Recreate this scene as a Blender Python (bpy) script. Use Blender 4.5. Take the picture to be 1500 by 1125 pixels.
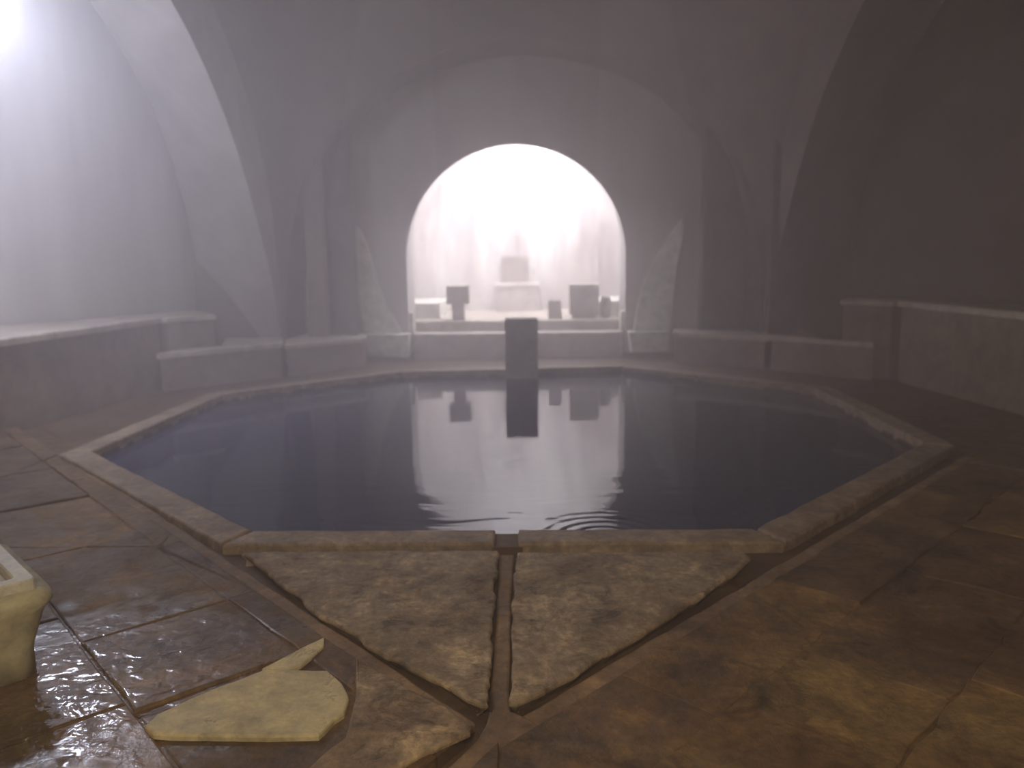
import bpy, bmesh, math, random
from mathutils import Vector, Matrix, noise as mnoise

random.seed(7)
S = bpy.context.scene
for o in list(bpy.data.objects):
    bpy.data.objects.remove(o)

# ------------------------------------------------------------------ camera
F_PX, PITCH, YAW, ROLL, CAM_H = 1181.0, .15325, -.01383, -.01278, 1.4
cy_, sy_, cp_, sp_, cr_, sr_ = math.cos(YAW), math.sin(YAW), math.cos(PITCH), math.sin(PITCH), math.cos(ROLL), math.sin(ROLL)
_ex = Vector((cy_, -sy_, 0)); _ey = Vector((sy_, cy_, 0)); _ez = Vector((0, 0, 1))
CF = cp_ * _ey - sp_ * _ez
_eu = sp_ * _ey + cp_ * _ez
CR = cr_ * _ex + sr_ * _eu
CU = -sr_ * _ex + cr_ * _eu
CAM = Vector((0, 0, CAM_H))
cd = bpy.data.cameras.new('camera')
cam = bpy.data.objects.new('camera', cd)
S.collection.objects.link(cam)
m3 = Matrix((CR, CU, -CF)).transposed()
cam.matrix_world = Matrix.Translation(CAM) @ m3.to_4x4()
cd.sensor_width = 36
cd.lens = 36 * F_PX / 1500
cd.clip_start = .05
cd.dof.use_dof = True
cd.dof.focus_distance = 2.6
cd.dof.aperture_fstop = 2.0
S.camera = cam

# ------------------------------------------------------------------ world, exposure, light
S.view_settings.view_transform = 'Standard'
S.view_settings.look = 'None'
S.view_settings.gamma = 1
S.view_settings.use_curve_mapping = False
S.view_settings.exposure = 0.0
w = bpy.data.worlds.new('world'); S.world = w
w.use_nodes = True
w.node_tree.nodes['Background'].inputs[0].default_value = (.02, .02, .025, 1)
w.node_tree.nodes['Background'].inputs[1].default_value = 0.0
S.cycles.max_bounces = 8
S.cycles.volume_bounces = 3
S.cycles.diffuse_bounces = 4
S.cycles.glossy_bounces = 4
S.cycles.use_denoising = True
S.cycles.sample_clamp_indirect = 6.0


def light(name, kind, loc, energy, color, size=.3, target=None, spot=None, size_y=None, spread=None):
    d = bpy.data.lights.new(name, kind)
    d.energy = energy; d.color = color
    if kind == 'AREA':
        d.size = size
        if size_y:
            d.shape = 'RECTANGLE'; d.size_y = size_y
        else:
            d.shape = 'DISK'
        if spread: d.spread = spread
    else:
        d.shadow_soft_size = size
    if spot:
        d.spot_size = math.radians(spot); d.spot_blend = .6
    o = bpy.data.objects.new(name, d); S.collection.objects.link(o)
    o.location = loc
    if target is not None:
        v = Vector(target) - Vector(loc)
        o.rotation_euler = v.to_track_quat('-Z', 'Y').to_euler()
    return o


FOG_DENSITY = .095
# daylight falling through the roof eye of the inner room
light('roof_eye_daylight', 'AREA', (-.05, 14.0, 4.05), 760, (.90, .88, 1), 1.4, (-.05, 14.4, 0))
# added faint ambient light under the main dome, no roof eyes built
light('dome_ambient_light', 'AREA', (-.3, 7.0, 5.75), 1.5, (.95, .90, 1), .9, (-.3, 7.0, 0))
# two added narrow spots without a seen source, brightening the piers beside the arch
for sx_ in (-1, 1):
    light('pier_fill_spot', 'SPOT', (sx_ * .9 - .05, 7.6, 5.5), 260, (1, .95, .95), .08, (sx_ * 2.02 - .05, 12.0, 1.15), spot=15)
# warm bulb in the entrance alcove behind the viewer
light('entrance_lamp_light', 'POINT', (-.2, -.7, 2.5), 262, (1, .84, .58), .25)


# ------------------------------------------------------------------ pixel -> place
def ray(px, py):
    return CF + (px - 750) / F_PX * CR - (py - 562.5) / F_PX * CU


def at(px, py, z=0.0):
    d = ray(px, py); return CAM + d * ((z - CAM_H) / d.z)


def aty(px, py, Y):
    d = ray(px, py); return CAM + d * (Y / d.y)


def atx(px, py, X):
    d = ray(px, py); return CAM + d * (X / d.x)


# ------------------------------------------------------------------ node helpers
def newmat(name):
    m = bpy.data.materials.new(name); m.use_nodes = True
    nt = m.node_tree; nt.nodes.clear()
    out = nt.nodes.new('ShaderNodeOutputMaterial')
    return m, nt, out


def N(nt, t, **kw):
    n = nt.nodes.new('ShaderNode' + t)
    for k, v in kw.items():
        if k in n.inputs.keys(): n.inputs[k].default_value = v
        else: setattr(n, k, v)
    return n


def ramp(nt, fac, stops):
    r = nt.nodes.new('ShaderNodeValToRGB')
    e = r.color_ramp.elements
    while len(e) < len(stops): e.new(.5)
    for el, (p, c) in zip(e, stops):
        el.position = p; el.color = (*c, 1) if len(c) == 3 else c
    nt.links.new(fac, r.inputs[0])
    return r


def mix(nt, a, b, fac, mode='MIX'):
    n = nt.nodes.new('ShaderNodeMix'); n.data_type = 'RGBA'; n.blend_type = mode
    for sock, val in ((n.inputs[0], fac), (n.inputs[6], a), (n.inputs[7], b)):
        if hasattr(val, 'is_linked') or isinstance(val, bpy.types.NodeSocket): nt.links.new(val, sock)
        elif isinstance(val, (int, float)): sock.default_value = val
        else: sock.default_value = (*val, 1)
    return n.outputs[2]


def stone(name, c1, c2, c3, scale=1.6, rough=(.3, .7), bump=.35, fine=30, tint=False, wet=.5, streak=False, bdist=.02, puddle=False, mottle=0, crack=2.2, var=.75):
    m, nt, out = newmat(name)
    b = N(nt, 'BsdfPrincipled')
    tc = N(nt, 'TexCoord')
    mp = N(nt, 'Mapping')
    src = nt.nodes.new('ShaderNodeNewGeometry').outputs['Position']
    nt.links.new(src, mp.inputs[0])
    if streak: mp.inputs['Scale'].default_value = (1, 1, .22)
    v = mp.outputs[0]
    n1 = N(nt, 'TexNoise', Scale=scale, Detail=6.0, Roughness=.6, Distortion=.6); nt.links.new(v, n1.inputs['Vector'])
    n2 = N(nt, 'TexNoise', Scale=scale * 4.3, Detail=8.0, Roughness=.65, Distortion=.3); nt.links.new(v, n2.inputs['Vector'])
    n3 = N(nt, 'TexNoise', Scale=fine, Detail=6.0, Roughness=.7); nt.links.new(src, n3.inputs['Vector'])
    r1 = ramp(nt, n1.outputs[0], [(.34, c1), (.52, c2), (.68, c3)])
    r2 = ramp(nt, n2.outputs[0], [(.3, (.5, .5, .5)), (.5, (.9, .88, .85)), (.72, (1.25, 1.2, 1.1))])
    col = mix(nt, r1.outputs[0], r2.outputs[0], var, 'MULTIPLY')
    if mottle:
        n4 = N(nt, 'TexNoise', Scale=scale * 1.9, Detail=9.0, Roughness=.75, Distortion=.6); nt.links.new(src, n4.inputs['Vector'])
        r4 = ramp(nt, n4.outputs[0], [(.36, (.30, .28, .27)), (.45, (.80, .78, .76)), (.55, (1.08, 1.02, .92)), (.65, (1.75, 1.62, 1.38))])
        col = mix(nt, col, r4.outputs[0], mottle, 'MULTIPLY')
        r5 = ramp(nt, n3.outputs[0], [(.34, (.62, .60, .58)), (.5, (.98, .98, .98)), (.66, (1.42, 1.40, 1.36))])
        col = mix(nt, col, r5.outputs[0], mottle * .8, 'MULTIPLY')
        vo = N(nt, 'TexVoronoi', feature='DISTANCE_TO_EDGE', Scale=crack); wv = N(nt, 'VectorMath', operation='MULTIPLY_ADD')
        nt.links.new(n4.outputs['Color'], wv.inputs[0]); wv.inputs[1].default_value = (.35, .35, .35); nt.links.new(src, wv.inputs[2]); nt.links.new(wv.outputs[0], vo.inputs['Vector'])
        rv = ramp(nt, vo.outputs['Distance'], [(0, (.45, .42, .40)), (.035, (1, 1, 1))])
        cm = N(nt, 'Math', operation='GREATER_THAN'); nt.links.new(n1.outputs[0], cm.inputs[0]); cm.inputs[1].default_value = .5
        cf = N(nt, 'Math', operation='MULTIPLY'); nt.links.new(cm.outputs[0], cf.inputs[0]); cf.inputs[1].default_value = .7
        col = mix(nt, col, rv.outputs[0], cf.outputs[0], 'MULTIPLY')
    if tint:
        a = N(nt, 'VertexColor', layer_name='tint')
        col = mix(nt, col, a.outputs[0], 1.0, 'MULTIPLY')
    nt.links.new(col, b.inputs['Base Color'])
    rr = nt.nodes.new('ShaderNodeMapRange'); rr.inputs[1].default_value = .35; rr.inputs[2].default_value = .65
    rr.inputs[3].default_value = rough[0]; rr.inputs[4].default_value = rough[1]
    nt.links.new(n2.outputs[0], rr.inputs[0]); rsock = rr.outputs[0]
    if puddle:      # standing water left of the pale flagstone
        dn = N(nt, 'VectorMath', operation='DISTANCE'); nt.links.new(src, dn.inputs[0]); dn.inputs[1].default_value = at(140, 1000)
        ad = N(nt, 'Math', operation='MULTIPLY_ADD'); ad.inputs[1].default_value = .9; nt.links.new(n2.outputs[0], ad.inputs[0]); nt.links.new(dn.outputs['Value'], ad.inputs[2])
        mr = nt.nodes.new('ShaderNodeMapRange'); mr.inputs[1].default_value = .85; mr.inputs[2].default_value = 1.2; nt.links.new(ad.outputs[0], mr.inputs[0])
        mx = N(nt, 'Mix'); nt.links.new(mr.outputs[0], mx.inputs[0]); mx.inputs[2].default_value = .06; nt.links.new(rsock, mx.inputs[3]); rsock = mx.outputs[0]
    nt.links.new(rsock, b.inputs['Roughness'])
    wetbump = None
    if puddle:
        n5 = N(nt, 'TexNoise', Scale=14.0, Detail=2.5, Roughness=.5, Distortion=.4); nt.links.new(src, n5.inputs['Vector'])
        inv = N(nt, 'Math', operation='SUBTRACT'); inv.inputs[0].default_value = 1.0; nt.links.new(mr.outputs[0], inv.inputs[1])
        hw_ = N(nt, 'Math', operation='MULTIPLY'); nt.links.new(n5.outputs[0], hw_.inputs[0]); nt.links.new(inv.outputs[0], hw_.inputs[1])
        wetbump = N(nt, 'Bump', Strength=1.0, Distance=.011); nt.links.new(hw_.outputs[0], wetbump.inputs['Height'])
        sp = N(nt, 'Math', operation='MULTIPLY_ADD'); sp.inputs[1].default_value = .5; sp.inputs[2].default_value = wet; nt.links.new(inv.outputs[0], sp.inputs[0])
        nt.links.new(sp.outputs[0], b.inputs['Specular IOR Level'])
    b.inputs['Specular IOR Level'].default_value = wet
    add = N(nt, 'Math', operation='MULTIPLY_ADD'); add.inputs[1].default_value = .35
    nt.links.new(n3.outputs[0], add.inputs[0]); nt.links.new(n2.outputs[0], add.inputs[2])
    bp = N(nt, 'Bump', Strength=bump, Distance=bdist)
    nt.links.new(add.outputs[0], bp.inputs['Height']); nt.links.new(bp.outputs[0], b.inputs['Normal'])
    if wetbump:
        nt.links.new(wetbump.outputs[0], bp.inputs['Normal'])
        st = N(nt, 'Math', operation='MULTIPLY_ADD'); st.inputs[1].default_value = bump * .85; st.inputs[2].default_value = bump * .15
        nt.links.new(mr.outputs[0], st.inputs[0]); nt.links.new(st.outputs[0], bp.inputs['Strength'])
    nt.links.new(b.outputs[0], out.inputs[0])
    return m


M = {}
M['floor'] = stone('wet_paving', (.145, .092, .05), (.225, .155, .085), (.30, .23, .125), 1.3, (.40, .75), .8, 26, True, .4, bdist=.02, puddle=True, mottle=.85, crack=1.8)
M['silt'] = stone('pale_silt', (.18, .12, .078), (.25, .17, .108), (.32, .225, .145), 2.4, (.45, .8), .5, 30, wet=.25, mottle=.5, crack=3)
M['bed'] = stone('channel_silt', (.075, .046, .028), (.11, .068, .04), (.14, .09, .052), 2.4, (.45, .8), .5, 30, wet=.25)
M['kerb'] = stone('kerb_stone', (.22, .17, .13), (.31, .245, .19), (.40, .32, .25), 3, (.35, .7), .6, 28, wet=.3, mottle=.6, crack=4)
M['slab'] = stone('worn_slab', (.22, .165, .12), (.34, .27, .20), (.46, .38, .29), 2.6, (.5, .8), .8, 26, wet=.25, mottle=.9, crack=2.6)
M['corner'] = stone('worn_corner_stone', (.16, .11, .075), (.26, .19, .13), (.40, .33, .24), 2.4, (.5, .8), .7, 26, wet=.25, mottle=.9, crack=2.6)
M['pale'] = stone('pale_slab', (.50, .43, .27), (.60, .52, .33), (.66, .58, .37), 2.2, (.4, .7), .3, 24, wet=.25, mottle=.4, crack=3)
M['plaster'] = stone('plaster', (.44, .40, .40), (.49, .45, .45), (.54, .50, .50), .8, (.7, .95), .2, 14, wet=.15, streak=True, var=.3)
M['stained'] = stone('stained_plaster', (.36, .30, .29), (.60, .55, .55), (.80, .76, .76), 1.6, (.6, .9), .3, 14, wet=.2, streak=True)
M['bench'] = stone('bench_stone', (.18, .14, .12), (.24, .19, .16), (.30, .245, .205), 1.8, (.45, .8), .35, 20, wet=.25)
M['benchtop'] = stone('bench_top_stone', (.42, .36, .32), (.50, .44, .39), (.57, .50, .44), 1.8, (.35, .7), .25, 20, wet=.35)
M['room'] = stone('pale_room_stone', (.40, .35, .33), (.48, .43, .41), (.55, .50, .47), 1.8, (.5, .8), .25, 18, wet=.25)
M['arch'] = stone('soffit_shade_plaster', (.27, .25, .24), (.33, .30, .29), (.39, .36, .35), .9, (.7, .95), .2, 14, wet=.12, var=.35)  # darker plaster; shade on the left arch soffit is put into the colour
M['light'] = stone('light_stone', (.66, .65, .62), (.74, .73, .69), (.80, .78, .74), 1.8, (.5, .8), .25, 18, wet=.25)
M['dark'] = stone('dark_tone', (.10, .08, .085), (.14, .115, .115), (.18, .15, .15), 2.2, (.5, .8), .3, 20, wet=.2)
M['basin'] = stone('basin_marble', (.40, .36, .25), (.47, .43, .30), (.51, .47, .33), 3.5, (.45, .7), .12, 24, wet=.25)
M['rimstone'] = stone('rim_marble', (.55, .53, .46), (.62, .60, .53), (.68, .65, .58), 4, (.4, .6), .15, 24, wet=.3)
M['pillar'] = stone('pillar_stone', (.34, .31, .34), (.40, .37, .40), (.46, .43, .45), 2.2, (.5, .8), .3, 20, wet=.25)
M['shell'] = stone('shaded_plaster', (.16, .135, .13), (.20, .17, .165), (.25, .215, .205), .7, (.75, .95), .2, 12, wet=.12, var=.4)  # darker copy of plaster; dimness of dome and right side put into colour

m, nt, out = newmat('brass'); b = N(nt, 'BsdfPrincipled'); b.inputs['Base Color'].default_value = (.45, .38, .3, 1)
b.inputs['Metallic'].default_value = .8; b.inputs['Roughness'].default_value = .45; nt.links.new(b.outputs[0], out.inputs[0]); M['metal'] = m
m, nt, out = newmat('lamp_glow'); b = N(nt, 'Emission'); b.inputs[0].default_value = (.72, .82, 1, 1); b.inputs[1].default_value = 18
nt.links.new(b.outputs[0], out.inputs[0]); M['glow'] = m

# water: murky, almost still, a few ripples and one set of rings
m, nt, out = newmat('pool_water')
b = N(nt, 'BsdfPrincipled')
b.inputs['Base Color'].default_value = (.020, .031, .080, 1)
b.inputs['Roughness'].default_value = .03; b.inputs['IOR'].default_value = 1.33
b.inputs['Specular IOR Level'].default_value = .5
geo = nt.nodes.new('ShaderNodeNewGeometry')
mp = N(nt, 'Mapping'); nt.links.new(geo.outputs['Position'], mp.inputs[0])
mp.inputs['Scale'].default_value = (.9, 2.2, 1)
n1 = N(nt, 'TexNoise', Scale=1.5, Detail=2.0, Roughness=.45, Distortion=.9); nt.links.new(mp.outputs[0], n1.inputs['Vector'])
# ripples die out towards the far side of the pool
sx = nt.nodes.new('ShaderNodeSeparateXYZ'); nt.links.new(geo.outputs['Position'], sx.inputs[0])
fall = nt.nodes.new('ShaderNodeMapRange'); fall.inputs[1].default_value = 4.0; fall.inputs[2].default_value = 5.9
fall.inputs[3].default_value = 1.0; fall.inputs[4].default_value = .07; nt.links.new(sx.outputs[1], fall.inputs[0])
h1 = N(nt, 'Math', operation='MULTIPLY'); nt.links.new(n1.outputs[0], h1.inputs[0]); nt.links.new(fall.outputs[0], h1.inputs[1])
RING = at(885, 785, -.07)
dist = N(nt, 'VectorMath', operation='DISTANCE'); nt.links.new(geo.outputs['Position'], dist.inputs[0]); dist.inputs[1].default_value = RING
sn = N(nt, 'Math', operation='MULTIPLY'); nt.links.new(dist.outputs['Value'], sn.inputs[0]); sn.inputs[1].default_value = 75
s2 = N(nt, 'Math', operation='SINE'); nt.links.new(sn.outputs[0], s2.inputs[0])
fr = nt.nodes.new('ShaderNodeMapRange'); fr.inputs[1].default_value = .12; fr.inputs[2].default_value = .5
fr.inputs[3].default_value = .14; fr.inputs[4].default_value = 0; nt.links.new(dist.outputs['Value'], fr.inputs[0])
s3 = N(nt, 'Math', operation='MULTIPLY_ADD'); nt.links.new(s2.outputs[0], s3.inputs[0]); nt.links.new(fr.outputs[0], s3.inputs[1]); nt.links.new(h1.outputs[0], s3.inputs[2])
bp = N(nt, 'Bump', Strength=.5, Distance=.02); nt.links.new(s3.outputs[0], bp.inputs['Height']); nt.links.new(bp.outputs[0], b.inputs['Normal'])
nt.links.new(b.outputs[0], out.inputs[0]); M['water'] = m

m, nt, out = newmat('steam')
vs = N(nt, 'VolumeScatter', Density=FOG_DENSITY, Anisotropy=.35); vs.inputs['Color'].default_value = (.975, .93, .99, 1)
# steam gathers over the hot pool and the inner room and thins out towards the cool entrance
geo = nt.nodes.new('ShaderNodeNewGeometry'); sx = nt.nodes.new('ShaderNodeSeparateXYZ'); nt.links.new(geo.outputs['Position'], sx.inputs[0])
my = nt.nodes.new('ShaderNodeMapRange'); my.interpolation_type = 'SMOOTHSTEP'; my.inputs[1].default_value = 1.0; my.inputs[2].default_value = 9.5
my.inputs[3].default_value = FOG_DENSITY * .25; my.inputs[4].default_value = FOG_DENSITY * 1.35; nt.links.new(sx.outputs[1], my.inputs[0])
mx_ = nt.nodes.new('ShaderNodeMapRange'); mx_.inputs[1].default_value = 1.0; mx_.inputs[2].default_value = 5.5
mx_.inputs[3].default_value = 1.0; mx_.inputs[4].default_value = .33; nt.links.new(sx.outputs[0], mx_.inputs[0])
mm = N(nt, 'Math', operation='MULTIPLY'); nt.links.new(my.outputs[0], mm.inputs[0]); nt.links.new(mx_.outputs[0], mm.inputs[1])
nt.links.new(mm.outputs[0], vs.inputs['Density'])
nt.links.new(vs.outputs[0], out.inputs['Volume']); M['steam'] = m


# ------------------------------------------------------------------ mesh helpers
def link(name, bm, mat, parent=None, smooth=False):
    me = bpy.data.meshes.new(name)
    bmesh.ops.recalc_face_normals(bm, faces=bm.faces[:])
    bm.to_mesh(me); bm.free()
    if mat is not None: me.materials.append(mat)
    if smooth:
        for p in me.polygons: p.use_smooth = True
    o = bpy.data.objects.new(name, me); S.collection.objects.link(o)
    if parent is not None: o.parent = parent
    return o


def struct(o):
    o['kind'] = 'structure'; return o


def tag(o, label, cat, group=None):
    o['label'] = label; o['category'] = cat
    if group: o['group'] = group
    return o


def empty(name, loc, rz=0):
    o = bpy.data.objects.new(name, None); S.collection.objects.link(o)
    o.location = loc; o.rotation_euler.z = rz; o.empty_display_size = .2
    return o


def bevel(bm, w, seg=2):
    es = [e for e in bm.edges if len(e.link_faces) == 2 and e.calc_face_angle(0) > .5]
    bmesh.ops.bevel(bm, geom=es, offset=w, segments=seg, affect='EDGES', profile=.6, clamp_overlap=True)


def box(bm, x0, x1, y0, y1, z0, z1, taper=0):
    vs = []
    for z, t in ((z0, 0), (z1, taper)):
        for x, y in ((x0 + t, y0 + t), (x1 - t, y0 + t), (x1 - t, y1 - t), (x0 + t, y1 - t)):
            vs.append(bm.verts.new((x, y, z)))
    for f in ((3, 2, 1, 0), (4, 5, 6, 7), (0, 1, 5, 4), (1, 2, 6, 5), (2, 3, 7, 6), (3, 0, 4, 7)):
        bm.faces.new([vs[i] for i in f])


def prism(bm, poly, z0, z1, under=0.0, soft=0.0):
    """Vertical prism over a 2D polygon; soft > 0 rounds the top edge."""
    n = len(poly)
    area = sum(poly[i][0] * poly[(i + 1) % n][1] - poly[(i + 1) % n][0] * poly[i][1] for i in range(n))
    if area < 0: poly = poly[::-1]
    rings = [[(p[0], p[1], z0) for p in poly]]
    if under > 0:      # worn, overhanging edge
        rings = [[(p[0], p[1], z0) for p in offset_poly(poly, under)], [(p[0], p[1], z1 - soft - .008) for p in poly]]
    if soft > 0:
        for t, dz in ((0, soft), (.35 * soft, .3 * soft), (1.0 * soft, 0)):
            q = offset_poly(poly, t)
            rings.append([(p[0], p[1], z1 - dz) for p in q])
    else:
        rings.append([(p[0], p[1], z1) for p in poly])
    rv = [[bm.verts.new(p) for p in r] for r in rings]
    for a, b_ in zip(rv, rv[1:]):
        for i in range(n):
            j = (i + 1) % n
            bm.faces.new((a[i], a[j], b_[j], b_[i]))
    top = bm.faces.new(rv[-1]); bm.faces.new(rv[0][::-1])
    return top


def offset_poly(poly, d):
    n = len(poly); res = []
    for i in range(n):
        p0, p1, p2 = Vector(poly[i - 1][:2]), Vector(poly[i][:2]), Vector(poly[(i + 1) % n][:2])
        e1 = (p1 - p0); e2 = (p2 - p1)
        if e1.length < 1e-6 or e2.length < 1e-6: res.append(tuple(p1)); continue
        e1.normalize(); e2.normalize()
        n1 = Vector((-e1.y, e1.x)); n2 = Vector((-e2.y, e2.x))
        mv = n1 + n2
        k = max(.35, mv.dot(n1))
        res.append(tuple(p1 + mv * (d / k)))
    return res


def rough_outline(poly, step=.05, amp=.012, seed=0):
    out_ = []
    n = len(poly)
    for i in range(n):
        a = Vector(poly[i][:2]); b_ = Vector(poly[(i + 1) % n][:2])
        L = (b_ - a).length; k = max(1, int(L / step))
        for j in range(k):
            p = a.lerp(b_, j / k)
            v = Vector((p.x * 7 + seed, p.y * 7, seed * 1.7))
            d = mnoise.noise_vector(v) + .5 * mnoise.noise_vector(v * 2.7)
            out_.append((p.x + amp * d.x, p.y + amp * d.y))
    return out_


def arch_curve(pts, n=40):
    """Half profile [(halfwidth, z) from base to crown] -> full smooth polyline of (u, z)."""
    def cr(p0, p1, p2, p3, t):
        return tuple(.5 * ((2 * b) + (-a + c) * t + (2 * a - 5 * b + 4 * c - d) * t * t + (-a + 3 * b - 3 * c + d) * t ** 3)
                     for a, b, c, d in zip(p0, p1, p2, p3))
    full = list(pts) + [(-u, z) for u, z in pts[-2::-1]]
    ext = [full[0]] + full + [full[-1]]
    res = []
    seg = len(full) - 1
    per = max(2, n // seg)
    for i in range(seg):
        for j in range(per):
            res.append(cr(ext[i], ext[i + 1], ext[i + 2], ext[i + 3], j / per))
    res.append(full[-1])
    return res


def semi(hw, zs, n=40, rise=1.0):
    return [(hw, 0)] + [(hw, zs * k / 4) for k in range(1, 4)] + [(hw * math.cos(math.pi * i / n), zs + rise * hw * math.sin(math.pi * i / n)) for i in range(n + 1)] + \
           [(-hw, zs * k / 4) for k in (3, 2, 1)] + [(-hw, 0)]


def arch_wall(bm, front, back, u0, u1, ztop, fr, bk):
    """front/back: polylines (u,z); fr/bk map (u,z) to world points. Pierced wall with a real thickness."""
    for prof, mp_ in ((front, fr), (back, bk)):
        for (a, za), (c, zc) in zip(prof, prof[1:]):
            if abs(a - c) < 1e-5: continue
            bm.faces.new([bm.verts.new(mp_(*p)) for p in ((a, za), (c, zc), (c, ztop), (a, ztop))])
        for ua, ub in ((max(prof[0][0], prof[-1][0]), u1), (u0, min(prof[0][0], prof[-1][0]))):
            bm.faces.new([bm.verts.new(mp_(*p)) for p in ((ua, 0), (ub, 0), (ub, ztop), (ua, ztop))])
    n = len(front)
    K = 6
    grid = [[bm.verts.new(Vector(fr(*front[i])).lerp(Vector(bk(*back[i])), k / K)) for i in range(n)] for k in range(K + 1)]
    for k in range(K):
        for i in range(n - 1):
            f = bm.faces.new((grid[k][i], grid[k][i + 1], grid[k + 1][i + 1], grid[k + 1][i])); f.smooth = True


def strip_wall(bm, pts, z0, z1, thick=.25, side=1):
    """Standing wall along a polyline, thickened away from the room."""
    P = [Vector(p) for p in pts]
    offs = []
    for i, p in enumerate(P):
        a = P[max(0, i - 1)]; c = P[min(len(P) - 1, i + 1)]
        t = (c - a).normalized(); offs.append(p + Vector((-t.y, t.x)) * thick * side)
    poly = [tuple(p) for p in P] + [tuple(p) for p in offs[::-1]]
    prism(bm, poly, z0, z1)


# ------------------------------------------------------------------ POOL geometry (octagon, its stones a little irregular)
PC = Vector((-.119, 7.213))
OCT_PX = [(368, 778), (1108, 775), (1352, 650), (1190, 568), (911, 537), (590, 545), (327, 578), (134, 662)]
OCT = [at(*p).to_2d() for p in OCT_PX]
KW = .20


def ring(off):
    return [Vector(p) for p in offset_poly([tuple(p) for p in OCT], -off)]


pool = empty('octagonal_pool', (PC.x, PC.y, -.9))
tag(pool, 'octagonal bathing pool of dark still water with worn stone kerb', 'pool')


def pool_part(name, bm, mat, smooth=False):
    for v in bm.verts: v.co -= Vector((PC.x, PC.y, -.9))
    return link(name, bm, mat, pool, smooth)


bm = bmesh.new()
o_, i_ = ring(.05), ring(0)
for i in range(8):
    j = (i + 1) % 8
    for a, c in ((i_, i_),):
        bm.faces.new([bm.verts.new((*p, z)) for p, z in ((i_[i], -.9), (i_[j], -.9), (i_[j], -.05), (i_[i], -.05))])
bm.faces.new([bm.verts.new((*p, -.9)) for p in i_])
pool_part('basin', bm, M['bed'])
bm = bmesh.new()
bm.faces.new([bm.verts.new((*p, -.075)) for p in ring(.01)])
pool_part('water', bm, M['water'])
out_r = ring(KW)
CH_C = [at(730, 780), at(756, 780)]
for i in range(8):
    j = (i + 1) % 8
    a, b2, c, d = OCT[i], OCT[j], out_r[j], out_r[i]
    pieces = [(0, 1)]
    if i == 0:      # the near kerb is cut by the drain channel
        L = (OCT[1] - OCT[0]).length
        t0 = n0 = (CH_C[0].to_2d() - OCT[0]).length / L; t1 = n1_ = (CH_C[1].to_2d() - OCT[0]).length / L
        pieces = [(0, t0), (t1, 1)]
    for t0, t1 in pieces:
        e = .004
        quad = [a.lerp(b2, t0 + e), a.lerp(b2, t1 - e), d.lerp(c, t1 - e), d.lerp(c, t0 + e)]
        bm = bmesh.new()
        prism(bm, rough_outline([tuple(p) for p in quad], .06, .010, i + 3), -.14, .004 + .003 * (i % 3), soft=.014)
        pool_part('kerb_stone', bm, M['kerb'])

bm = bmesh.new()
quad = [OCT[0].lerp(OCT[1], n0 - .01), OCT[0].lerp(OCT[1], n1_ + .01), out_r[0].lerp(out_r[1], n1_ + .01), out_r[0].lerp(out_r[1], n0 - .01)]
prism(bm, [tuple(p) for p in quad], -.14, -.020)
pool_part('notch_shade_block', bm, M['bed'])  # dark block; the shadow in the kerb notch is put into its colour

# ------------------------------------------------------------------ FLOOR: paving with sunk drain channels
APEX = at(733, 1046).to_2d()


def P2(*pp): return [at(*p).to_2d() for p in pp]


# channel arms as polygons on the ground
ARM_L = P2((475, 905), (699, 1031), (712, 1046), (690, 1064), (620, 1027), (450, 921))
slabA = P2((356, 809), (729, 807), (722, 900), (714, 1030), (699, 1032), (600, 978), (475, 905), (405, 850))
slabB = P2((757, 810), (1086, 807), (1100, 817), (1040, 866), (900, 953), (820, 1000), (760, 1030), (749, 1030), (750, 900))
corner = P2((522, 968), (600, 1014), (655, 1040), (690, 1066), (686, 1078), (640, 1100), (560, 1140), (440, 1140), (505, 1085), (520, 1030))
pale = P2((211, 1070), (230, 1052), (300, 1020), (390, 985), (480, 988), (503, 1006), (513, 1028), (505, 1050), (490, 1060), (466, 1083), (330, 1084), (225, 1081))
pale2 = P2((385, 982), (430, 958), (476, 936), (474, 950), (440, 978), (420, 985))

# dividing lines of the drains (left and right arm of the V and the two arms towards the viewer)
VL0, VL1 = at(700, 1046).to_2d(), at(118, 672).to_2d()
VR0, VR1 = at(752, 1046).to_2d(), at(1412, 664).to_2d()
WL0, WL1 = APEX, at(600, 1150).to_2d()


def side(p, a, b_):
    return (b_.x - a.x) * (p.y - a.y) - (b_.y - a.y) * (p.x - a.x)


def clip(poly, a, b_, keep, off=0.0):
    """Keep the part of a convex polygon on one side of line a-b, moved off by off."""
    t = (b_ - a).normalized(); nrm = Vector((-t.y, t.x)) * keep
    o = a + nrm * off
    res = []
    n = len(poly)
    for i in range(n):
        p, q = Vector(poly[i]), Vector(poly[(i + 1) % n])
        dp, dq = (p - o).dot(nrm), (q - o).dot(nrm)
        if dp >= 0: res.append(tuple(p))
        if dp * dq < 0:
            res.append(tuple(p.lerp(q, dp / (dp - dq))))
    return res


def area(poly):
    return abs(sum(poly[i][0] * poly[(i + 1) % len(poly)][1] - poly[(i + 1) % len(poly)][0] * poly[i][1] for i in range(len(poly)))) / 2


floor_bm = bmesh.new()
tint = floor_bm.loops.layers.color.new('tint')


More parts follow.
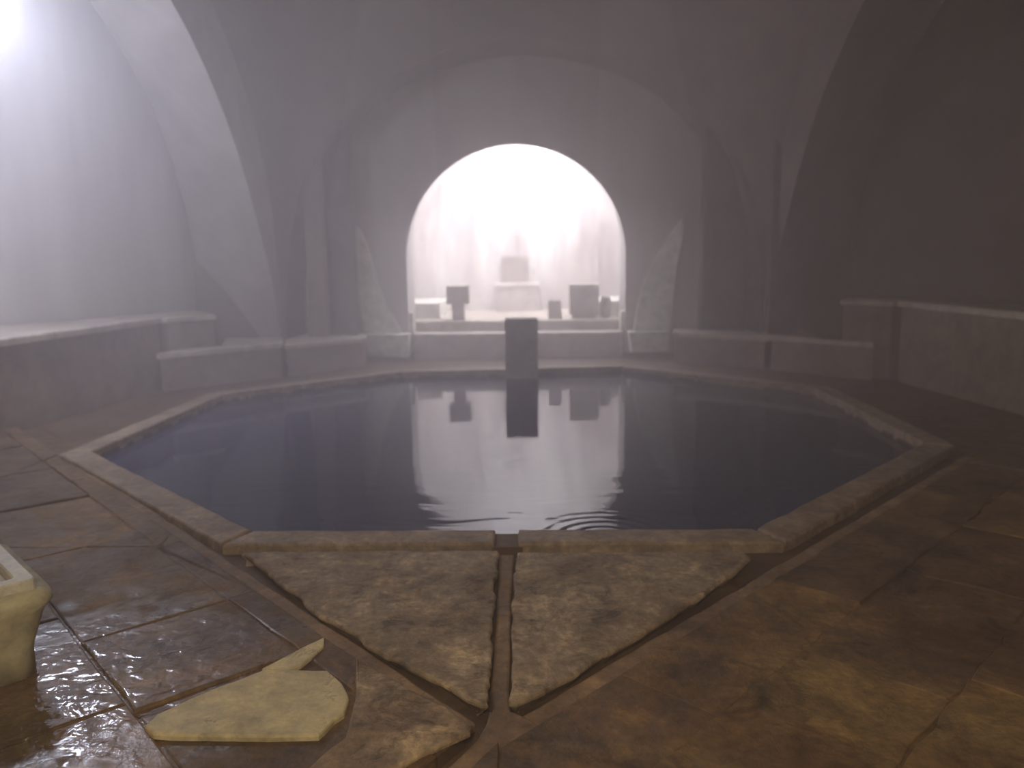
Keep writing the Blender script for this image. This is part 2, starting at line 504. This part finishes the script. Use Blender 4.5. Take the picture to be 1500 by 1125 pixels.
def stone_cell(poly, ztop, col, amp, seed, tilt=0.012, soft=.01):
    if len(poly) < 3 or area(poly) < .008: return
    c = Vector((sum(p[0] for p in poly) / len(poly), sum(p[1] for p in poly) / len(poly)))
    poly = rough_outline(poly, .07, amp, seed)
    f0 = len(floor_bm.faces)
    v0 = len(floor_bm.verts)
    floor_bm.verts.ensure_lookup_table()
    prism(floor_bm, poly, -.10, ztop, soft=soft)
    floor_bm.verts.ensure_lookup_table(); floor_bm.faces.ensure_lookup_table()
    tx, ty = random.gauss(0, tilt), random.gauss(0, tilt)
    for v in floor_bm.verts[v0:]:
        if v.co.z > -.05:
            v.co.z += (v.co.x - c.x) * tx + (v.co.y - c.y) * ty
    for f in floor_bm.faces[f0:]:
        for l in f.loops: l[tint] = (*col, 1)


def tone(k):
    pal = [(1, .95, .90), (.92, .88, .86), (1.0, .92, .82), (.88, .84, .84), (1.05, 1.0, .90), (.95, .88, .78)]
    c = pal[int(k * len(pal)) % len(pal)]
    g = random.uniform(.93, 1.06)
    return tuple(min(1, x * g * .86) for x in c)


KO = ring(KW + .015)
CHW = .085          # half width of the drain channels
X0, X1, Y0, Y1 = -6.2, 6.2, -1.6, 12.2
sq = math.sqrt(.5)


def outside_pool(poly, KO=KO):
    """Split a convex cell into convex pieces that lie outside the kerb."""
    rest = [poly]; outp = []
    for i in range(8):
        a, b_ = KO[i], KO[(i + 1) % 8]
        nxt = []
        for r in rest:
            o1 = clip(r, a, b_, -1); i1 = clip(r, a, b_, 1)
            if len(o1) > 2 and area(o1) > .004: outp.append(o1)
            if len(i1) > 2 and area(i1) > .004: nxt.append(i1)
        rest = nxt
    return outp


DIRL = (VL1 - VL0).normalized(); DIRR = (VR1 - VR0).normalized()


def cells(direction, row_h, lens, sgn):
    """Rows of slabs laid along a direction."""
    d = Vector(direction).normalized(); nrm = Vector((-d.y, d.x))
    o = Vector((0, 2.0))
    out_ = []
    k = -30; v = -30 * row_h
    while v < 16:
        h = row_h * random.uniform(.75, 1.3)
        u = -16 + random.uniform(0, 1)
        while u < 16:
            L = random.uniform(*lens)
            q = [o + d * uu + nrm * vv for uu, vv in ((u, v), (u + L, v), (u + L, v + h), (u, v + h))]
            c = (q[0] + q[2]) / 2
            if X0 < c.x < X1 and Y0 < c.y < Y1: out_.append([tuple(p) for p in q])
            u += L
        v += h
    return out_


seed = 0
for sgn, direction in ((-1, DIRL), (0, DIRR), (1, DIRR)):
    for cell in cells(direction, .52, (.55, 1.15), sgn):
        # left field lies left of the left arm and of the arm towards the viewer; the right one mirrors it
        cx = sum(p[0] for p in cell) / 4
        pieces = outside_pool(cell)
        for pc in pieces:
            if sgn < 0:
                q = clip(pc, VL0, VL1, 1, CHW)            # outer side of the left arm
                q = clip(q, Vector((APEX.x, 0)), Vector((APEX.x, 1)), 1, .0) if len(q) > 2 else q
                q = clip(q, WL0, WL1, -1, .03) if len(q) > 2 else q
            elif sgn == 0:
                q = clip(pc, WL0, WL1, 1, CHW)            # strip below the arm towards the viewer
                q = clip(q, Vector((APEX.x, 0)), Vector((APEX.x, 1)), 1, .0) if len(q) > 2 else q
            else:
                q = clip(pc, VR0, VR1, -1, CHW)
                q = clip(q, Vector((APEX.x, 0)), Vector((APEX.x, 1)), -1, .0) if len(q) > 2 else q
            if len(q) < 3: continue
            # the far field behind the pool belongs to both halves, nothing more to cut
            seed += 1
            # keep the hand-placed foreground slabs free
            c = Vector((sum(p[0] for p in q) / len(q), sum(p[1] for p in q) / len(q)))
            rough_amp = .012 if sgn < 0 else .03
            e = .004 if sgn < 0 else .0015
            q = q if sum(q[i][0] * q[(i + 1) % len(q)][1] - q[(i + 1) % len(q)][0] * q[i][1] for i in range(len(q))) > 0 else q[::-1]
            q2 = offset_poly(q, e)
            jf = floor_bm.faces.new([floor_bm.verts.new((x, y, -.011)) for x, y in q])
            for l in jf.loops: l[tint] = (.75, .70, .67, 1) if sgn < 0 else (.8, .75, .7, 1)
            stone_cell(q2, random.uniform(-.008, .002), tone(random.random()), rough_amp * .6, seed, .008 if sgn < 0 else .004, .009 if sgn < 0 else .004)
fl = struct(link('floor', floor_bm, M['floor']))
bm = bmesh.new(); 
ob, ib = [(X0, Y0), (X1, Y0), (X1, Y1), (X0, Y1)], [tuple(p) for p in ring(.05)]
cells_bed = outside_pool([(X0 - 1, Y0 - 1), (X1 + 1, Y0 - 1), (X1 + 1, Y1 + 5), (X0 - 1, Y1 + 5)], ring(.0))
for c_ in cells_bed:
    bm.faces.new([bm.verts.new((x, y, -.055)) for x, y in c_])
struct(link('floor_bed', bm, M['bed']))


# silt lying in the drains, leaving a dark gutter along the slab edges
bm = bmesh.new()
for a, b_, k, o0, o1 in ((VL0, VL1, 1, .012, CHW + .02), (VR0, VR1, -1, .000, CHW + .02)):
    t = (b_ - a).normalized(); nr = Vector((-t.y, t.x)) * k
    prism(bm, rough_outline([tuple(p) for p in (a + nr * o0, b_ + nr * o0, b_ + nr * o1, a + nr * o1)], .06, .009, 31 + k), -.07, -.020, soft=.010)
prism(bm, rough_outline([tuple(p) for p in P2((731, 806), (753, 806), (748, 900), (746, 1032), (719, 1032), (727, 900))], .06, .006, 41), -.07, -.022, soft=.010)
prism(bm, rough_outline([tuple(p) for p in P2((716, 1034), (750, 1034), (775, 1044), (800, 1062), (760, 1090), (690, 1150), (610, 1150), (700, 1074), (712, 1050))], .06, .008, 43), -.07, -.017, soft=.010)
o = link('drain_silt', bm, M['silt']); o['kind'] = 'stuff'; o['label'] = 'brown silt lying in the drain channels in front of the pool'; o['category'] = 'silt'


def slab(name, poly, z0, z1, mat, label, amp, seed, soft=.014, under=0.0):
    c = sum((Vector(p) for p in poly), Vector((0, 0))) / len(poly)
    bm = bmesh.new()
    prism(bm, rough_outline([tuple(Vector(p) - c) for p in poly], .025, amp, seed), 0, z1 - z0, under=under, soft=soft)
    o = link(name, bm, mat); o.location = (c.x, c.y, z0)
    return tag(o, label, 'paving slab')


slab('triangular_slab', slabA, -.06, .004, M['slab'], 'worn triangular grey-brown paving slab left of the central drain channel', .019, 5, .010, .035)
slab('triangular_slab', slabB, -.06, .004, M['slab'], 'worn triangular grey-brown paving slab right of the central drain channel', .015, 9, .010, .035)
slab('corner_flagstone', corner, -.005, .013, M['corner'], 'worn grey-brown corner flagstone pointing at the meeting of the drain channels', .008, 12, .009)
slab('pale_flagstone', pale, -.005, .016, M['pale'], 'large pale yellow flagstone with rounded right end on the wet floor', .006, 2, .008)
slab('pale_stone_chip', pale2, -.005, .010, M['pale'], 'narrow pale yellow stone sliver just behind the large pale flagstone', .006, 4, .006)

# ------------------------------------------------------------------ ROOM SHELL
HX, YF, YB, YC = 3.3, 3.6, 11.0, 7.3
LF = arch_curve([(3.66, 0), (3.6, .43), (3.36, 1.2), (2.8, 2.1), (2.2, 2.85), (1.53, 3.42), (.77, 3.87), (0, 4.02)], 56)
LB = arch_curve([(3.95, 0), (3.93, .45), (3.78, 1.2), (3.4, 2.2), (2.95, 2.95), (2.4, 3.5), (1.35, 4.1), (0, 4.35)], 56)
for sgn, nm in ((-1, 'left'), (1, 'right')):
    bm = bmesh.new()
    arch_wall(bm, LF, LB, -5, 4.6, 5.0, lambda u, z: (sgn * HX, YC + u, z), lambda u, z: (sgn * 4.4, YC + u, z))
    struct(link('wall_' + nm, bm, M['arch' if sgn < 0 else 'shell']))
    bm = bmesh.new()
    pl = [(sgn * 4.35, 11.6), (sgn * 4.5, 10.75), (sgn * 5.02, 9.25), (sgn * 5.7, 7.9), (sgn * 5.75, 2.4), (sgn * 3.4, 2.4)]
    strip_wall(bm, pl, -.1, 5.2, .3, sgn)
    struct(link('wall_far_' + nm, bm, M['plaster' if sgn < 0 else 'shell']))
    bm = bmesh.new(); box(bm, min(sgn * 3.35, sgn * 6.2), max(sgn * 3.35, sgn * 6.2), 2.2, 12.2, 5.0, 5.2)
    struct(link('ceiling_' + nm, bm, M['shell']))
    bm = bmesh.new(); box(bm, min(sgn * 3.4, sgn * 3.7), max(sgn * 3.4, sgn * 3.7), -1.8, 3.0, -.1, 4.6)
    struct(link('wall_entrance_' + nm, bm, M['shell']))

BFp = arch_curve([(3.24, 0), (3.24, .4), (3.2, 1.17), (3.0, 2.2), (2.67, 2.95), (1.9, 3.72), (1.02, 4.1), (0, 4.25)], 56)
bm = bmesh.new()
arch_wall(bm, BFp, BFp, -5.5, 5.5, 5.2, lambda u, z: (u, YB, z), lambda u, z: (u, 12.0, z))
struct(link('wall_back', bm, M['shell']))
DOOR_U = -.085
DA = semi(1.615, 1.42, 40)
DB = semi(1.63, 1.66, 40)
bm = bmesh.new()
arch_wall(bm, DA, DB, -5.5, 5.5, 5.2, lambda u, z: (DOOR_U + u, 12.0, z), lambda u, z: (DOOR_U + u, 12.9, z))
struct(link('wall_far_back', bm, M['plaster']))
# entrance side behind the viewer
bm = bmesh.new(); box(bm, -3.7, 3.7, -2.0, -1.7, -.1, 4.6); struct(link('wall_front', bm, M['shell']))
bm = bmesh.new(); box(bm, -3.7, 3.7, -2.0, 3.65, 4.4, 4.6); struct(link('ceiling_entrance', bm, M['shell']))
bm = bmesh.new(); box(bm, -4.5, 4.5, 3.3, 3.6, 4.3, 6.2); struct(link('wall_lintel', bm, M['shell']))
# dome on four corner pendentives
bm = bmesh.new()
n = 40
RR = math.hypot(HX + .02, 3.72)
grid = []
for i in range(n + 1):
    row = []
    for j in range(n + 1):
        x = -HX - .02 + (2 * HX + .04) * i / n; y = YC - 3.72 + 7.44 * j / n
        h = math.sqrt(max(0, RR * RR - x * x - (y - YC) ** 2))
        row.append(bm.verts.new((x, y, 1.0 + h * .97)))
    grid.append(row)
for i in range(n):
    for j in range(n):
        bm.faces.new((grid[i][j], grid[i + 1][j], grid[i + 1][j + 1], grid[i][j + 1]))
struct(link('ceiling', bm, M['shell'], smooth=True))

# inner (bright) room behind the arch: barrel vaulted
bm = bmesh.new()
IR = semi(2.0, 2.1, 32)
K = 8
g = [[bm.verts.new((DOOR_U + u, 12.89 + 2.45 * k / K, z)) for u, z in IR] for k in range(K + 1)]
for k in range(K):
    for i in range(len(IR) - 1):
        bm.faces.new((g[k][i], g[k][i + 1], g[k + 1][i + 1], g[k + 1][i]))
struct(link('wall_inner_vault', bm, M['stained'], smooth=False))
bm = bmesh.new(); box(bm, -2.4, 2.3, 15.3, 15.6, -.1, 4.6); struct(link('wall_inner_back', bm, M['stained']))

# patches of light on the piers beside the bright arch, built as pale relief
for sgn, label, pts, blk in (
    (-1, 'tall pointed light patch, built as a pale relief, on the pier left of the bright arch',
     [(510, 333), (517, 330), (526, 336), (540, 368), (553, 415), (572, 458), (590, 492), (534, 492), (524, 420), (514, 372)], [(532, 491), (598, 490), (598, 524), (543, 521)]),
    (1, 'tall pointed light patch, built as a pale relief, on the pier right of the bright arch',
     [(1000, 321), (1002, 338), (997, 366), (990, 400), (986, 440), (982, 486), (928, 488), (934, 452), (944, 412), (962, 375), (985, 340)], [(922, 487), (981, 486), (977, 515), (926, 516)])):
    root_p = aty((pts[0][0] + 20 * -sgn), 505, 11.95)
    root = empty('pier_light_patch', (root_p.x, 11.98, 0))
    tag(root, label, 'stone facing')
    for nm, pp, th, mat in (('upper_light_patch', pts, .10, M['light']), ('plinth', blk, .30, M['light'])):
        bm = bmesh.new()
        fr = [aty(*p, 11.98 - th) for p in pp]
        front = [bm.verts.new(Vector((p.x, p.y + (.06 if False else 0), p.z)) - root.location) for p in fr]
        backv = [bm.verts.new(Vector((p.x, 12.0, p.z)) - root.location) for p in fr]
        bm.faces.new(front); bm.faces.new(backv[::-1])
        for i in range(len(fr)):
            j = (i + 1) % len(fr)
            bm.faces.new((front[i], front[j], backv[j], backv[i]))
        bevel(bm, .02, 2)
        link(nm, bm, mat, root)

# ------------------------------------------------------------------ BENCHES
def bench(name, front, depth_pts, h, label, cat='stone bench', joints=0, top=.07, over=.03):
    """front: polyline of the front edge (left to right as seen); depth_pts: the rear edge back again."""
    poly = [Vector(p) for p in front] + [Vector(p) for p in depth_pts]
    c = sum(poly, Vector((0, 0))) / len(poly)
    root = empty(name, (c.x, c.y, 0)); tag(root, label, cat)
    loc = [tuple(p - c) for p in poly]
    bm = bmesh.new(); prism(bm, rough_outline(loc, .25, .006, len(label)), -.05, h - top, soft=.01); link('body', bm, M['bench'], root)
    big = [Vector(p) for p in loc]
    a_ = sum(big[i].x * big[(i + 1) % len(big)].y - big[(i + 1) % len(big)].x * big[i].y for i in range(len(big)))
    lp = loc if a_ > 0 else loc[::-1]
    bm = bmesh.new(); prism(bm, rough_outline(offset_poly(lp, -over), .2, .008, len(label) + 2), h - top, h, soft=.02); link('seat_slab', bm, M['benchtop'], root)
    return root


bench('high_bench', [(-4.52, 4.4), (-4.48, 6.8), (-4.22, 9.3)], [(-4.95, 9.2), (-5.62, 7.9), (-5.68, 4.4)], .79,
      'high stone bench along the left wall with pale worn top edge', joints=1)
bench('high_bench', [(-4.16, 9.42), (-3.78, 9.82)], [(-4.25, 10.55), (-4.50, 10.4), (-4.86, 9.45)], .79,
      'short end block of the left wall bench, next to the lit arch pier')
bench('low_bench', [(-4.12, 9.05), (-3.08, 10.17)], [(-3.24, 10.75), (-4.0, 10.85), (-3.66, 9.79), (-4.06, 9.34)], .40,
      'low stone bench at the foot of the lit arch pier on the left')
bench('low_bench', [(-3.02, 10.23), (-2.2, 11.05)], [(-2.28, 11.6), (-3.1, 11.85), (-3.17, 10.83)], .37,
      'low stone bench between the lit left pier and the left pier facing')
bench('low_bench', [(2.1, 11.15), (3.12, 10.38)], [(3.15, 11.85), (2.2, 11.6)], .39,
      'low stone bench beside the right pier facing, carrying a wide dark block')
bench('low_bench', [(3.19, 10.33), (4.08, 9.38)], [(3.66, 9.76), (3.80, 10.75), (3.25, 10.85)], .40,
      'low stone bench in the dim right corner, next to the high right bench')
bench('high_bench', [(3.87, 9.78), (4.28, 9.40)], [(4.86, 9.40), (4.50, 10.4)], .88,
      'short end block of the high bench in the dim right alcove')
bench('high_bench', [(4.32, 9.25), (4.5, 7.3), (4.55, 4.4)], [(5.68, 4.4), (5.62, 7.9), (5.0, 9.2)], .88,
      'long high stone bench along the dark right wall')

# blocks on the low benches; the dark ones fill dark spots of unknown nature
for nm, (x0, x1, y0, y1), Y, base, mat, lab in (
    ('small_stone_block', (428, 456, 472, 0), 11.2, .37, 'bench', 'small upright brown stone block on the low bench left of the bright arch'),
    ('dark_squat_shape', (459, 503, 452, 0), 11.45, .37, 'dark', 'dark squat shape on the low bench left of the bright arch'),
    ('dark_squat_shape', (1038, 1104, 461, 0), 11.3, .39, 'dark', 'wider dark squat shape on the low bench right of the bright arch'),
    ('dark_squat_shape', (1143, 1188, 467, 0), 10.55, .40, 'dark', 'smaller dark squat shape on the low bench in the dim right corner')):
    a = aty(x0, y1, Y); c = aty(x1, y1, Y)
    bm = bmesh.new(); box(bm, -(c.x - a.x) / 2, (c.x - a.x) / 2, 0, .22, 0, a.z - base, .02); bevel(bm, .025, 2)
    o = link(nm, bm, M[mat]); o.location = ((a.x + c.x) / 2, Y, base)
    tag(o, lab, 'stone block')

# ------------------------------------------------------------------ PILLAR standing in the water
pt, pb = aty(740, 466, 10.15), aty(787, 466, 10.15)
bm = bmesh.new(); hw = (pb.x - pt.x) / 2
box(bm, -hw, hw, 0, .30, -.9, pt.z, 0); bevel(bm, .012, 2)
o = link('stone_pillar', bm, M['pillar']); o.location = ((pt.x + pb.x) / 2, 9.95, 0)
for v in o.data.vertices: v.co.z += .9
o.location.z = -.9
tag(o, 'square grey stone pillar rising from the water at the far pool edge', 'pillar')

# ------------------------------------------------------------------ STEPS and the furnishing of the bright room
def on_step(px0, px1, pyt, Y, base, depth, name, mat, parent=None, taper=0, bev=.02):
    a = aty(px0, pyt, Y); c = aty(px1, pyt, Y)
    bm = bmesh.new(); hw = (c.x - a.x) / 2
    box(bm, -hw, hw, 0, depth, 0, a.z - base, taper); bevel(bm, bev, 2)
    return bm, Vector(((a.x + c.x) / 2, Y, base))


Z1 = aty(760, 488, 11.95).z
Z2 = aty(760, 470, 12.36).z
bm = bmesh.new(); box(bm, -1.63, 1.47, 11.9, 12.36, -.05, Z1); bevel(bm, .02)
tag(link('stone_step', bm, M['room']), 'lower stone step across the foot of the bright arch', 'step')
bm = bmesh.new(); prism(bm, [(DOOR_U + x, y) for x, y in ((-1.6, 12.38), (1.6, 12.38), (1.6, 12.93), (1.96, 12.93), (1.96, 15.28), (-1.96, 15.28), (-1.96, 12.93), (-1.6, 12.93))], -.05, Z2, soft=.015)
tag(link('stone_step', bm, M['benchtop']), 'raised stone platform filling the floor of the bright inner room', 'platform')
for px, s in ((604, 'left'), (912, 'right')):
    p = aty(px, 492, 12.2)
    bm = bmesh.new(); box(bm, -.04, .04, -.10, .10, 0, .30, .008); bevel(bm, .01)
    o = link('cheek_stone', bm, M['light']); o.location = (p.x, 12.2, Z1)
    tag(o, 'small pale upright stone on the step at the %s jamb of the bright arch' % s, 'stone')

# side benches inside
for sgn in (-1, 1):
    bm = bmesh.new()
    cx = DOOR_U + sgn * 1.62
    box(bm, -.36, .36, 0, 2.0, 0, .24); bevel(bm, .03)
    o = link('inner_bench', bm, M['light']); o.location = (cx, 13.1, Z2)
    tag(o, 'low pale stone bench along the %s wall of the bright inner room' % ('left' if sgn < 0 else 'right'), 'stone bench')

# left stand
root_p = aty(672, 468, 12.75)
root = empty('basin_stand', (root_p.x, 12.75, Z2)); tag(root, 'grey stone basin on a short column at the left in the bright room', 'basin stand')
a, c = aty(655, 419, 12.75), aty(687, 419, 12.75); H = a.z - Z2; hw = (c.x - a.x) / 2
bm = bmesh.new(); box(bm, -hw, hw, -hw, hw, H * .48, H); bevel(bm, .025); link('basin', bm, M['room'], root)
bm = bmesh.new(); box(bm, -hw * .55, hw * .55, -hw * .55, hw * .55, 0, H * .48); bevel(bm, .02); link('column', bm, M['room'], root)
# right stand
root = empty('basin_stand', (aty(855, 468, 12.85).x, 12.85, Z2)); tag(root, 'wide brownish stone basin stand at the right in the bright room', 'basin stand')
a, c = aty(834, 416, 12.85), aty(876, 416, 12.85); H = a.z - Z2; hw = (c.x - a.x) / 2
bm = bmesh.new(); box(bm, -hw, hw, -hw * .7, hw * .7, .06, H - .05); bevel(bm, .02); link('body', bm, M['room'], root)
bm = bmesh.new(); box(bm, -hw * 1.04, hw * 1.04, -hw * .75, hw * .75, H - .05, H); bevel(bm, .012); link('top_slab', bm, M['light'], root)
bm = bmesh.new(); box(bm, -hw * .8, hw * .8, -hw * .6, hw * .6, 0, .06); link('foot', bm, M['room'], root)
# round tub beside it
p, q = aty(880, 434, 12.85), aty(894, 434, 12.85)
bm = bmesh.new(); r = (q.x - p.x) / 2 + .01; h = p.z - Z2 
prof = [(0, 0), (.75, 0), (.95, .25), (1, .6), (.92, .9), (.8, 1), (.66, .98), (.6, .7), (0, .62)]
rings = []
for (rr, zz) in prof:
    rings.append([bm.verts.new((r * rr * math.cos(2 * math.pi * i / 28), r * rr * math.sin(2 * math.pi * i / 28), h * zz)) for i in range(28)] if rr > 0 else [bm.verts.new((0, 0, h * zz))])
for A, B in zip(rings, rings[1:]):
    for i in range(28):
        j = (i + 1) % 28
        if len(A) == 1: bm.faces.new((A[0], B[j], B[i]))
        elif len(B) == 1: bm.faces.new((A[i], A[j], B[0]))
        else: bm.faces.new((A[i], A[j], B[j], B[i]))
o = link('round_tub', bm, M['room'], smooth=True); o.location = ((p.x + q.x) / 2, 12.85, Z2)
tag(o, 'rounded stone tub to the right of the wide basin stand', 'tub')
bm, loc = on_step(803, 823, 440, 12.7, Z2, .2, 'x', None, taper=.01)
o = link('small_stone_block', bm, M['room']); o.location = loc; tag(o, 'small grey block on the platform between fountain and right basin stand', 'stone block')

# wall fountain in the middle of the back
root = empty('stone_fountain', (aty(758, 468, 14.7).x, 14.7, Z2)); tag(root, 'stepped stone wall fountain in the middle of the bright back wall', 'fountain')
fx = root.location.x
a, c = aty(731, 415, 14.7), aty(794, 415, 14.7); hw = (c.x - a.x) / 2
bm = bmesh.new(); box(bm, -hw, hw, 0, .6, 0, a.z - Z2 - .05); bevel(bm, .02); link('pedestal', bm, M['room'], root)
bm = bmesh.new(); box(bm, -hw * 1.03, hw * 1.03, -.03, .6, a.z - Z2 - .05, a.z - Z2); bevel(bm, .012); link('ledge', bm, M['light'], root)
a2, c2 = aty(734, 376, 14.9), aty(773, 376, 14.9)
bm = bmesh.new(); box(bm, a2.x - fx, c2.x - fx, .2, .6, a.z - Z2, a2.z - Z2); bevel(bm, .02); link('upper_block', bm, M['bench'], root)
a3, c3 = aty(775, 395, 14.9), aty(783, 395, 14.9)
bm = bmesh.new(); box(bm, a3.x - fx, c3.x - fx, .2, .35, a.z - Z2, a3.z - Z2); bevel(bm, .01); link('side_post', bm, M['room'], root)
a4 = aty(758, 347, 15.2)
bm = bmesh.new()
bmesh.ops.create_cone(bm, cap_ends=True, segments=16, radius1=.025, radius2=.025, depth=.22, matrix=Matrix.Translation((a4.x - fx, .5, a4.z - Z2)) @ Matrix.Rotation(math.pi / 2, 4, 'X'))
bmesh.ops.create_cone(bm, cap_ends=True, segments=16, radius1=.022, radius2=.03, depth=.1, matrix=Matrix.Translation((a4.x - fx, .40, a4.z - Z2 - .04)))
link('spout', bm, M['metal'], root)

# ------------------------------------------------------------------ near left: square stone basin
cnr = at(58, 992)            # its nearest foot corner
topz = aty(38, 845, cnr.y + .03).z
root = empty('stone_basin', (cnr.x - .42, cnr.y + .02, 0), math.radians(45)); tag(root, 'squat olive stone basin with pale raised rim at the left edge', 'basin')
# local square, corner towards +x+y... half sides
hs = .34
bm = bmesh.new()
lv = [(hs * .86, 0), (hs * .86, .10), (hs * .97, .24), (hs * 1.04, topz - .075), (hs * 1.02, topz - .045), (hs * .9, topz - .035)]


def sqring(bm, h_, z, rad=.06, n=5):
    vs = []
    for k, (sx_, sy2) in enumerate(((1, 1), (-1, 1), (-1, -1), (1, -1))):
        for i in range(n + 1):
            an = math.pi / 2 * k + math.pi / 2 * i / n
            vs.append(bm.verts.new((sx_ * (h_ - rad) + rad * math.cos(an), sy2 * (h_ - rad) + rad * math.sin(an), z)))
    return vs


def loft(bm, rings_):
    for A, B in zip(rings_, rings_[1:]):
        for i in range(len(A)):
            j = (i + 1) % len(A); bm.faces.new((A[i], A[j], B[j], B[i]))


rg = [sqring(bm, h_, z) for h_, z in lv]
loft(bm, rg); bm.faces.new(rg[0][::-1]); bm.faces.new(rg[-1])
link('body', bm, M['basin'], root, True)
bm = bmesh.new()
rg = [sqring(bm, h_, z, .02, 3) for h_, z in ((hs * .9, topz - .04), (hs * .9, topz - .004), (hs * .885, topz), (hs * .75, topz), (hs * .735, topz - .005), (hs * .70, topz - .12))]
loft(bm, rg); link('rim', bm, M['rimstone'], root)
bm = bmesh.new(); r_ = sqring(bm, hs * .72, topz - .03, .02, 3); bm.faces.new(r_); link('bowl_water', bm, M['room'], root)

# ------------------------------------------------------------------ lamp in the left alcove (just at the picture's corner)
LP = atx(-52, -46, -4.15)
lp = empty('wall_lamp', LP); tag(lp, 'glowing bluish-white lamp high in the left alcove', 'lamp')
bm = bmesh.new(); bmesh.ops.create_uvsphere(bm, u_segments=24, v_segments=12, radius=.10); link('bulb', bm, M['glow'], lp, True)
bm = bmesh.new(); bmesh.ops.create_cone(bm, cap_ends=True, segments=24, radius1=.08, radius2=.08, depth=.1, matrix=Matrix.Translation((-.14, 0, 0)) @ Matrix.Rotation(math.pi / 2, 4, 'Y'))
bmesh.ops.create_cone(bm, cap_ends=True, segments=12, radius1=.025, radius2=.025, depth=.6, matrix=Matrix.Translation((-.45, 0, 0)) @ Matrix.Rotation(math.pi / 2, 4, 'Y'))
link('bracket', bm, M['metal'], lp)
light('alcove_lamp_light', 'POINT', (LP.x + .02, LP.y, LP.z - .18), 200, (.78, .82, 1), .10)
light('alcove_lamp_beam', 'SPOT', (LP.x - .02, LP.y, LP.z - .16), 170, (.78, .82, 1), .10, (-5.2, 9.2, .6), spot=150)

# ------------------------------------------------------------------ steam filling the rooms
bm = bmesh.new(); box(bm, -7, 7, -3, 16.5, -1.2, 7.2)
o = link('steam', bm, M['steam']); o['kind'] = 'stuff'; o['label'] = 'thin pale steam hanging in the whole bath house'; o['category'] = 'steam'
